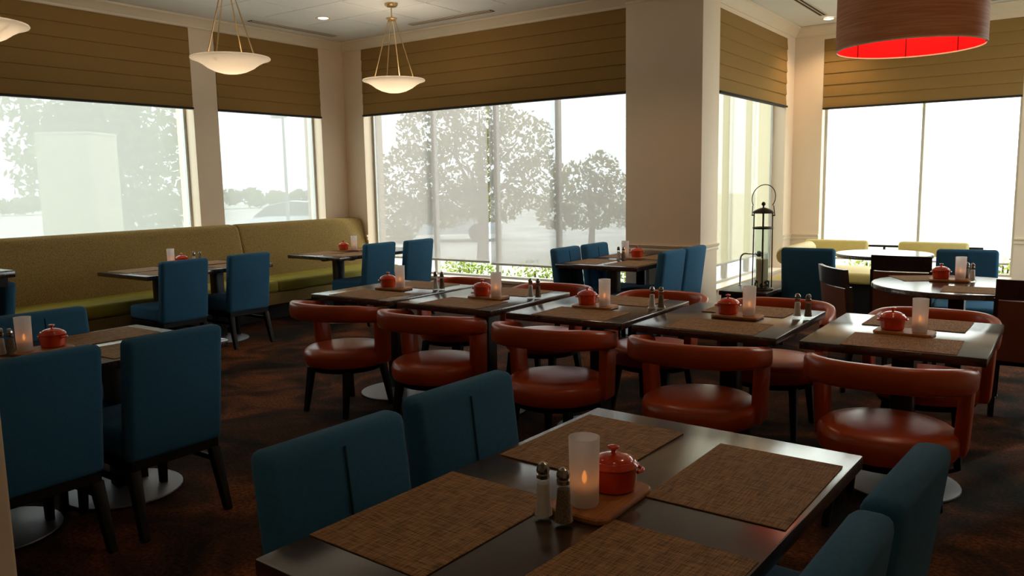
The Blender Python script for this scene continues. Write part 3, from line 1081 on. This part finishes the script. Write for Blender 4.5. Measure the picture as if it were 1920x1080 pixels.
t = thing('banquette', 'cream banquette with bolster beside the alcove side window behind the lantern', 'bench', (-2.35, 8.0, 0))
obj('seat_cushion', rbox(-0.26, 0.26, 0.0, 1.1, 0.34, 0.465, 0.05, 4), 'cream', t)
obj('seat_base', rbox(-0.22, 0.22, 0.06, 1.05, 0.0, 0.34, 0.006, 1), 'plinth', t)
bm = bmesh.new()
secs = []
for y, k in ((0.02, 0.75), (0.035, 0.93), (0.06, 1.0), (0.98, 1.0), (1.02, 0.9)):
    secs.append([(-0.02 + 0.075 * k * math.cos(2 * PI * q / 16), y, 0.72 + 0.085 * k * math.sin(2 * PI * q / 16)) for q in range(16)])
bm.free()
obj('bolster', sweep(secs), 'cream', t)
for y in (0.2, 0.85):
    obj('rail_post', tube([(-0.02, y, 0.45), (-0.02, y, 0.66)], 0.012, 8), 'chrome', t)

# low console, lantern, chrome rail
t = thing('console_table', 'low black console table beside the pier under the lantern', 'table', (-2.365, 7.32, 0))
obj('tabletop', rbox(-0.215, 0.215, -0.475, 0.46, 0.46, 0.50, 0.005, 2), 'dark_wood', t)
obj('side_panel', rbox(-0.20, 0.20, -0.455, -0.42, 0.0, 0.46, 0.003, 1), 'dark_wood', t)
obj('side_panel', rbox(-0.20, 0.20, 0.41, 0.445, 0.0, 0.46, 0.003, 1), 'dark_wood', t)
obj('shelf', rbox(-0.20, 0.20, -0.42, 0.41, 0.15, 0.18, 0.003, 1), 'dark_wood', t)

t = thing('lantern', 'tall round metal lantern with ring handle and ivory candle on the console', 'lantern', (-2.268, 7.075, 0.501))
obj('lantern_base', lathe([(0, 0.0), (0.10, 0.0), (0.105, 0.006), (0.10, 0.016), (0.085, 0.022), (0, 0.022)], 32), 'bronze', t)
for k in range(4):
    a = R(20 + 90 * k)
    obj('post', tube([(0.082 * math.cos(a), 0.082 * math.sin(a), 0.02), (0.078 * math.cos(a), 0.078 * math.sin(a), 0.69)], 0.0055, 8), 'bronze', t)
obj('collar', lathe([(0.072, 0.545), (0.088, 0.545), (0.09, 0.553), (0.088, 0.562), (0.072, 0.562)], 32, close=True), 'bronze', t)
obj('glass_cylinder', lathe([(0.070, 0.023), (0.070, 0.55), (0.067, 0.55), (0.067, 0.023)], 32, close=True), 'thin_glass', t)
ld = obj('lid', lathe([(0.0, 0.683), (0.088, 0.683), (0.092, 0.690), (0.086, 0.702), (0.05, 0.722), (0.022, 0.732), (0, 0.735)], 32), 'bronze', t)
obj('knob', lathe([(0.008, 0.73), (0.007, 0.748), (0.017, 0.756), (0.019, 0.768), (0.012, 0.780), (0, 0.785)], 16), 'bronze', ld)
hb = bmesh.new()
pts = []
for k in range(25):
    a = R(-35 + 250 * k / 24)
    pts.append((0.105 * math.cos(a) * 0.985, 0.105 * math.sin(a) * 0.35, 0.725 + 0.115 + 0.115 * math.sin(a) - 0.0))
tube([(p[0], p[1] - 0.0, p[2] - 0.02) for p in pts], 0.004, 8, hb)
tube([(0.086, 0, 0.665), (0.104, 0, 0.665)], 0.006, 8, hb)
tube([(-0.104, 0, 0.665), (-0.086, 0, 0.665)], 0.006, 8, hb)
tube([(0.100, 0, 0.665), (0.093, -0.012, 0.752)], 0.004, 8, hb)
tube([(-0.100, 0, 0.665), (-0.093, -0.012, 0.752)], 0.004, 8, hb)
obj('ring_handle', hb, 'bronze', t)
obj('pillar_candle', lathe([(0, 0.024), (0.052, 0.024), (0.052, 0.272), (0.048, 0.276), (0.01, 0.272), (0, 0.272)], 28), 'pillar_wax', t)
pb = bmesh.new()
rng = random.Random(4)
for k in range(70):
    a = rng.random() * 2 * PI
    r_ = 0.055 + rng.random() * 0.006
    bmesh.ops.create_icosphere(pb, subdivisions=1, radius=0.006 + rng.random() * 0.003, matrix=Matrix.Translation((r_ * math.cos(a), r_ * math.sin(a), 0.028 + rng.random() * 0.055)))
tag(obj('pebbles', pb, 'pebble', t), kind='stuff')

t = thing('chrome_rail', 'bent chrome tube with round flange left of the lantern', 'rail', (-2.545, 7.30, 0.5))
pts = [(0, 0, 0.0), (0, 0, 0.22)] + [(0.05 - 0.05 * math.cos(R(a)), 0, 0.25 + 0.05 * math.sin(R(a))) for a in range(0, 91, 15)] + [(0.17, 0, 0.30)]
obj('rail_tube', tube(pts, 0.008, 10), 'chrome', t)
fl = lathe([(0, 0), (0.028, 0), (0.028, 0.008), (0.012, 0.014), (0, 0.014)], 20)
bmesh.ops.rotate(fl, verts=fl.verts, cent=(0, 0, 0), matrix=Matrix.Rotation(PI / 2, 3, 'X'))
bmesh.ops.translate(fl, verts=fl.verts, vec=(0.175, 0.004, 0.30))
obj('flange', fl, 'chrome', t)
obj('foot_plate', lathe([(0, 0), (0.022, 0), (0.022, 0.004), (0, 0.004)], 16), 'chrome', t)

# ================================================================== PENDANTS, DOWNLIGHTS, VENTS
def make_bowl():
    t = thing('pendant_lamp', 'x', 'lamp')
    # origin at the ceiling, the bowl hangs 0.76 below
    obj('canopy', lathe([(0, -0.035), (0.05, -0.033), (0.066, -0.018), (0.068, 0.0), (0, 0.0)], 24), 'brass', t)
    st = bmesh.new()
    tube([(0, 0, -0.03), (0, 0, -0.15)], 0.007, 8, st)
    obj('stem', st, 'brass', t)
    obj('hub', lathe([(0, -0.185), (0.03, -0.18), (0.034, -0.165), (0.058, -0.155), (0.058, -0.147), (0.02, -0.14), (0, -0.14)], 20), 'brass', t)
    for k in range(4):
        a = R(25 + 90 * k)
        p0 = (0.035 * math.cos(a), 0.035 * math.sin(a), -0.165)
        p1 = (0.225 * math.cos(a), 0.225 * math.sin(a), -0.785)
        rd = obj('rod', tube([p0, p1], 0.0055, 8), 'brass', t)
        obj('finial', lathe([(0, -0.018), (0.009, -0.012), (0.009, 0.0), (0, 0.004)], 10, center=(p1[0], p1[1], p1[2] - 0.018)), 'bronze', rd)
    prof = [(0, -0.908), (0.07, -0.903), (0.13, -0.887), (0.19, -0.858), (0.235, -0.825), (0.28, -0.800), (0.325, -0.786), (0.328, -0.780)]
    inner = [(r - 0.004 if r > 0.01 else 0, z + 0.008) for r, z in prof[::-1]]
    obj('glass_bowl', lathe(prof + inner, 48), 'bowl', t)
    obj('bulb', lathe([(0, -0.86), (0.02, -0.85), (0.028, -0.825), (0.02, -0.80), (0.012, -0.78), (0, -0.775)], 14), 'bulb', t)
    return t
bowls = Maker(make_bowl())
for x, y, lab in [(-5.94, 6.30, 'glowing bowl pendant lamp on four brass rods, near the room corner'),
                  (-5.94, 4.31, 'glowing bowl pendant lamp on brass rods, middle of the three'),
                  (-5.94, 2.36, 'glowing bowl pendant lamp cut off by the left photo edge')]:
    b = bowls.put((x, y, ZC - 0.01), 0.0, lab, 'alabaster bowl pendants')
    d = bpy.data.lights.new('pendant_bulb', 'POINT')
    d.energy = 8.0
    d.color = (1.0, 0.83, 0.63)
    d.shadow_soft_size = 0.05
    lo = bpy.data.objects.new('pendant_bulb', d)
    COL.objects.link(lo)
    lo.location = (0, 0, -0.80)
    lo.parent = b

t = thing('drum_pendant', 'large wood-veneer drum pendant lamp with bright red lining', 'lamp', (-0.775, 4.765, 2.16))
rr, hh = 0.362, 0.40
obj('drum_shade', lathe([(rr, 0.0), (rr, hh), (rr - 0.004, hh), (rr - 0.004, 0.0)], 72, close=True), 'veneer', t)
obj('red_lining', lathe([(rr - 0.005, 0.003), (rr - 0.005, hh - 0.002), (rr - 0.007, hh - 0.002), (rr - 0.007, 0.003)], 72, close=True), 'red_liner', t)
obj('rim_ring', lathe([(rr + 0.001, -0.003), (rr + 0.001, 0.004), (rr - 0.007, 0.004), (rr - 0.007, -0.003)], 72, close=True), 'rim', t)
for k in range(8):
    a = R(12 + 45 * k)
    obj('lining_seam', tube([((rr - 0.009) * math.cos(a), (rr - 0.009) * math.sin(a), 0.004), ((rr - 0.009) * math.cos(a), (rr - 0.009) * math.sin(a), hh - 0.004)], 0.003, 6), 'red_seam', t)
sp = bmesh.new()
for k in range(3):
    a = R(60 + 120 * k)
    tube([(0, 0, hh - 0.06), ((rr - 0.006) * math.cos(a), (rr - 0.006) * math.sin(a), hh - 0.06)], 0.004, 6, sp)
obj('spider', sp, 'chrome', t)
obj('cord', tube([(0, 0, hh - 0.06), (0, 0, ZC - 2.16 - 0.03)], 0.004, 8), 'column', t)
obj('canopy', lathe([(0, -0.03), (0.05, -0.028), (0.06, 0.0), (0, 0.0)], 24, center=(0, 0, ZC - 2.16 - 0.001)), 'chrome', t)
obj('bulb', lathe([(0, 0.20), (0.025, 0.21), (0.034, 0.24), (0.024, 0.275), (0.014, 0.30), (0.014, 0.36), (0, 0.36)], 16), 'bulb', t)
point_light('drum_bulb', t, (0, 0, 0.24), 4.5, (1.0, 0.72, 0.45), 0.09)

def make_down():
    t = thing('downlight', 'x', 'downlight')
    obj('trim_ring', lathe([(0.058, -0.001), (0.085, -0.003), (0.088, 0.002), (0.06, 0.004)], 32, close=True), 'trim', t)
    obj('lens', lathe([(0, -0.012), (0.03, -0.010), (0.056, -0.003), (0.06, 0.003), (0, 0.003)], 24), 'lens', t)
    return t
down = Maker(make_down())
DL = [(-7.02, 6.34, 'round recessed downlight in the tiled ceiling left of the bowl pendant', 5),
      (-2.545, 10.20, 'round recessed downlight in the alcove corner beside the drum lamp', 24),  # fixtures below this one are unseen, added to light the room
      (-2.9, 2.0, 'unseen recessed downlight added to light the left side of the room', 4),
      (-3.45, 5.9, 'unseen recessed downlight added to light the pier and its table', 26),
      (-0.5, 1.2, 'unseen recessed downlight added to light the nearest table', 4),
      (-0.35, 3.1, 'unseen recessed downlight added to light the middle row and the drum lamp', 12),
      (0.6, -1.2, 'unseen recessed downlight added as a light source behind the camera', 10),
      (-2.4, -1.2, 'unseen recessed downlight added as a light source left behind the camera', 10)]
for x, y, lab, wt in DL:
    r_ = down.put((x, y, ZC - 0.011), 0, lab, 'recessed downlights')
    d = bpy.data.lights.new('downlight_beam', 'SPOT')
    d.energy = wt * 1.6
    d.color = (1.0, 0.70, 0.42)
    d.spot_size = R(130)
    d.spot_blend = 0.8
    d.shadow_soft_size = 0.06
    lo = bpy.data.objects.new('downlight_beam', d)
    COL.objects.link(lo)
    lo.location = (0, 0, -0.01)
    lo.parent = r_

def vent(label, p0, p1, w):
    a = Vector((p0[0], p0[1])); b = Vector((p1[0], p1[1]))
    L = (b - a).length
    ang = math.atan2(b.y - a.y, b.x - a.x)
    t = thing('linear_vent', label, 'vent', (p0[0], p0[1], ZC - 0.009), ang, 'linear ceiling vents')
    obj('slot_backing', rbox(0, L, -w / 2, w / 2, 0.002, 0.008, 0.001, 1), 'dark_slot', t)
    for y in (-w / 2, 0.0, w / 2):
        obj('slat', rbox(0, L, y - 0.004, y + 0.004, -0.002, 0.004, 0.001, 1), 'trim', t)
    return t
vent('long dark ceiling vent slot parallel to the left windows', (-7.78, 5.93), (-7.78, 7.2), 0.085)
vent('long ceiling vent slot above the widest blind', (-6.57, 7.28), (-5.36, 7.28), 0.085)
vent('ceiling vent slot in the alcove leading to the downlight', (-2.55, 8.75), (-2.55, 9.98), 0.085)
vent('short stretch of ceiling vent right of the drum lamp', (-1.0, 10.35), (0.2, 10.35), 0.085)

# ================================================================== OUTSIDE
bm = bmesh.new()
box(bm, -90, 60, -60, 110, -0.75, -0.5)
o = struct('ground', bm, 'soil')
bm = bmesh.new(); box(bm, -60, -8.4, -30, 6.5, -0.5, -0.44); struct('lawn', bm, 'lawn')

def leaf_cloud(blobs, n, size, seed, bm=None):
    rng = random.Random(seed)
    verts, faces = [], []
    tot = sum(b[3] ** 2 for b in blobs)
    for bx, by, bz, br, bq in blobs:
        for _ in range(int(n * br * br / tot)):
            u = rng.random() * 2 * PI
            w = rng.uniform(-1, 1)
            rad = br * (0.45 + 0.55 * rng.random() ** 0.5)
            s = math.sqrt(1 - w * w)
            c = Vector((bx + rad * s * math.cos(u), by + rad * s * math.sin(u), bz + rad * w * bq))
            d1 = Vector((rng.gauss(0, 1), rng.gauss(0, 1), rng.gauss(0, 1))).normalized()
            d2 = d1.cross(Vector((rng.gauss(0, 1), rng.gauss(0, 1), rng.gauss(0, 1)))).normalized()
            sz = size * rng.uniform(0.6, 1.3)
            k = len(verts)
            verts += [c - d1 * sz, c + d2 * sz * 0.45, c + d1 * sz, c - d2 * sz * 0.45]
            faces.append((k, k + 1, k + 2, k + 3))
    return verts, faces

def leaf_obj(name, vf, mat, parent):
    me = bpy.data.meshes.new(name)
    me.from_pydata([tuple(v) for v in vf[0]], [], vf[1])
    me.materials.append(M[mat])
    o = bpy.data.objects.new(name, me)
    COL.objects.link(o)
    if parent is not None:
        o.parent = parent
    return o

def tree(label, loc, blobs, trunk_h, n, size, seed, mat='leaf', name='tree', tr=0.16):
    t = thing(name, label, 'tree', loc)
    bm = tube([(0, 0, 0), (0.05, 0.02, trunk_h * 0.5), (-0.03, 0, trunk_h)], tr, 10, r_end=tr * 0.5)
    rng = random.Random(seed + 1)
    for bx, by, bz, br, bq in blobs:
        tube([(0, 0, trunk_h * rng.uniform(0.4, 0.7)), (bx * 0.5, by * 0.5, (trunk_h * 0.6 + bz) / 2 + 0.2), (bx, by, bz)], tr * 0.35, 6, bm, r_end=tr * 0.1)
    obj('trunk', bm, 'bark', t)
    f = leaf_obj('foliage', leaf_cloud(blobs, n, size, seed), mat, t)
    f['kind'] = 'stuff'
    return t

GZ = -0.5
tree('broad leafy tree outside the widest window, sky showing through its crown', (-12.4, 16.2, GZ),
     [(-1.1, -0.6, 3.3, 0.9, 0.9), (0.0, 0, 3.8, 0.9, 0.9), (0.75, 0.6, 3.0, 0.95, 0.9), (-1.7, -0.9, 2.3, 0.9, 0.8), (-0.3, -0.4, 2.5, 1.0, 0.8), (1.2, 0.8, 2.0, 0.9, 0.8), (0.3, 0, 1.5, 0.9, 0.6), (-0.9, -0.4, 1.4, 0.9, 0.6), (-1.9, -1.3, 1.2, 0.9, 0.7)], 2.8, 8500, 0.08, 3)
tree('smaller leafy tree outside the widest window beside the pier', (-10.75, 18.9, GZ),
     [(-0.4, 0, 2.0, 0.6, 0.9), (0.2, 0.2, 2.3, 0.55, 0.9), (0.6, 0.5, 1.6, 0.65, 0.9), (0.0, 0, 1.2, 0.8, 0.7), (0.9, 0.6, 1.0, 0.5, 0.7), (-0.8, -0.4, 1.1, 0.6, 0.7)], 1.9, 3000, 0.08, 8, tr=0.1)
tree('dense tall tree outside the large left window', (-16.2, 8.6, GZ),
     [(0.0, 0, 5.2, 1.2, 1.0), (-0.4, -0.3, 4.0, 1.5, 0.9), (0.5, 0.4, 3.6, 1.5, 0.9), (-0.3, -0.2, 2.6, 1.5, 0.8), (0.6, 0.6, 2.2, 1.4, 0.8), (0.1, 0.1, 1.3, 1.3, 0.6)], 3.0, 9000, 0.11, 15, tr=0.2)
for i, (x, y, h) in enumerate([(-72, 36, 1.9), (-68, 46, 2.3), (-64, 56, 2.0), (-76, 26, 2.1), (-78, 14, 1.8)]):
    tree(['distant low tree on the horizon, seen left in the narrow left window', 'distant low tree on the horizon, middle of the narrow left window',
          'distant low tree on the horizon, right in the narrow left window', 'distant tree on the horizon at the left window pier', 'distant tree on the horizon in the large left window'][i],
         (x, y, GZ), [(0, 0, h * 0.7, h * 0.6, 0.7), (2.4, 3.0, h * 0.5, h * 0.5, 0.7), (-2.6, -3.2, h * 0.5, h * 0.5, 0.7), (1.2, 1.6, h * 0.5, h * 0.5, 0.7), (-1.3, -1.6, h * 0.5, h * 0.5, 0.7), (3.4, 5.0, h * 0.4, h * 0.45, 0.7), (-3.4, -5.0, h * 0.4, h * 0.45, 0.7)], h * 0.6, 1200, 0.35, 30 + i)

def bush(label, loc, w, d, h, n, seed, mat='leaf2', cat='bush'):
    t = thing('bush', label, cat, loc, 0, 'low bushes outside the windows')
    st = bmesh.new()
    rng = random.Random(seed)
    for _ in range(7):
        x, y = rng.uniform(-w, w) * 0.7, rng.uniform(-d, d) * 0.5
        tube([(x * 0.4, y * 0.4, 0), (x * 0.8, y * 0.8, h * 0.5), (x, y, h * 0.85)], 0.012, 5, st)
    obj('stems', st, 'bark', t)
    f = leaf_obj('foliage', leaf_cloud([(k * w * 0.5, rng.uniform(-0.1, 0.1), h * 0.55, h * 0.42, 1.1) for k in (-1.4, -0.5, 0.4, 1.3)], n, 0.035, seed), mat, t)
    f['kind'] = 'stuff'
    return t
bush('lime green bush outside the widest window, under its left shade', (-6.95, 8.7, GZ), 0.36, 0.2, 0.95, 1500, 51)
bush('lime green bush outside the widest window, under the shade seam', (-5.65, 8.75, GZ), 0.36, 0.2, 0.98, 1500, 52)
bush('lime green bush outside the widest window, left of the pier', (-4.35, 8.7, GZ), 0.36, 0.2, 0.95, 1500, 53)
bush('lime green bush outside the alcove side window', (-4.35, 10.1, GZ), 0.3, 0.2, 0.92, 1200, 54)
bush('pale green bush outside the alcove back window, left', (-2.2, 11.9, GZ), 0.34, 0.3, 0.92, 1300, 55)
bush('pale green bush outside the alcove back window, right', (-0.8, 11.9, GZ), 0.34, 0.3, 0.95, 1300, 56)

def car(label, loc, rotz):
    t = thing('car', label, 'car', loc, rotz, 'parked cars outside')
    prof_low = [(-2.1, 0.28), (-2.15, 0.6), (-2.0, 0.86), (-1.2, 0.93), (1.0, 0.93), (1.95, 0.80), (2.15, 0.62), (2.12, 0.28)]
    secs = []
    for y, k in ((-0.86, 0.96), (-0.80, 1.0), (0.80, 1.0), (0.86, 0.96)):
        secs.append([(x * k, y, 0.55 + (z - 0.55) * k) for x, z in prof_low])
    obj('car_body', sweep(secs), 'car', t)
    cab = [(-1.75, 0.90), (-1.15, 1.36), (-0.4, 1.46), (0.35, 1.40), (1.15, 0.92)]
    secs = []
    for y, k in ((-0.76, 0.0), (-0.60, 1.0), (0.60, 1.0), (0.76, 0.0)):
        secs.append([(x, y * 1.0 if z < 1 else y * 0.92, 0.9 + (z - 0.9) * (1 if k else 0.02)) for x, z in cab])
    obj('car_windows', sweep(secs), 'car_glass', t)
    roof = [(-1.22, 1.34), (-0.4, 1.475), (0.38, 1.415), (0.38, 1.395), (-0.4, 1.455), (-1.18, 1.32)]
    obj('car_roof', sweep([[(x, y, z) for x, z in roof] for y in (-0.58, 0.58)]), 'car', t)
    for x in (-1.3, 1.3):
        for y in (-0.84, 0.72):
            w_ = lathe([(0, 0), (0.30, 0), (0.32, 0.03), (0.32, 0.15), (0.30, 0.18), (0, 0.18)], 20)
            bmesh.ops.rotate(w_, verts=w_.verts, cent=(0, 0, 0), matrix=Matrix.Rotation(-PI / 2, 3, 'X'))
            bmesh.ops.translate(w_, verts=w_.verts, vec=(x, y - 0.06, 0.32))
            obj('wheel', w_, 'tyre', t)
    return t
car('silver parked car behind the tree outside the widest window', (-18.3, 21.6, GZ), R(35))
car('silver parked car seen through the narrow left window', (-24.2, 20.4, GZ), R(40))

t = thing('lamp_post', 'thin grey street lamp post seen through the narrow left window', 'lamp post', (-20.55, 16.69, GZ))
obj('post', tube([(0, 0, 0), (0, 0, 4.2)], 0.06, 10, r_end=0.04), 'post', t)
obj('lamp_head', rbox(-0.45, 0.1, -0.12, 0.12, 4.15, 4.26, 0.03, 2), 'post', t)

t = thing('gate_pillar', 'pale square stucco pillar outside the large left window', 'pillar', (-12.25, 6.12, GZ), R(35))
obj('shaft', rbox(-0.4, 0.4, -0.4, 0.4, 0.0, 2.8, 0.01, 1), 'stone', t)
obj('cap_slab', rbox(-0.405, 0.405, -0.405, 0.405, 2.8, 2.84, 0.01, 1), 'stone', t)
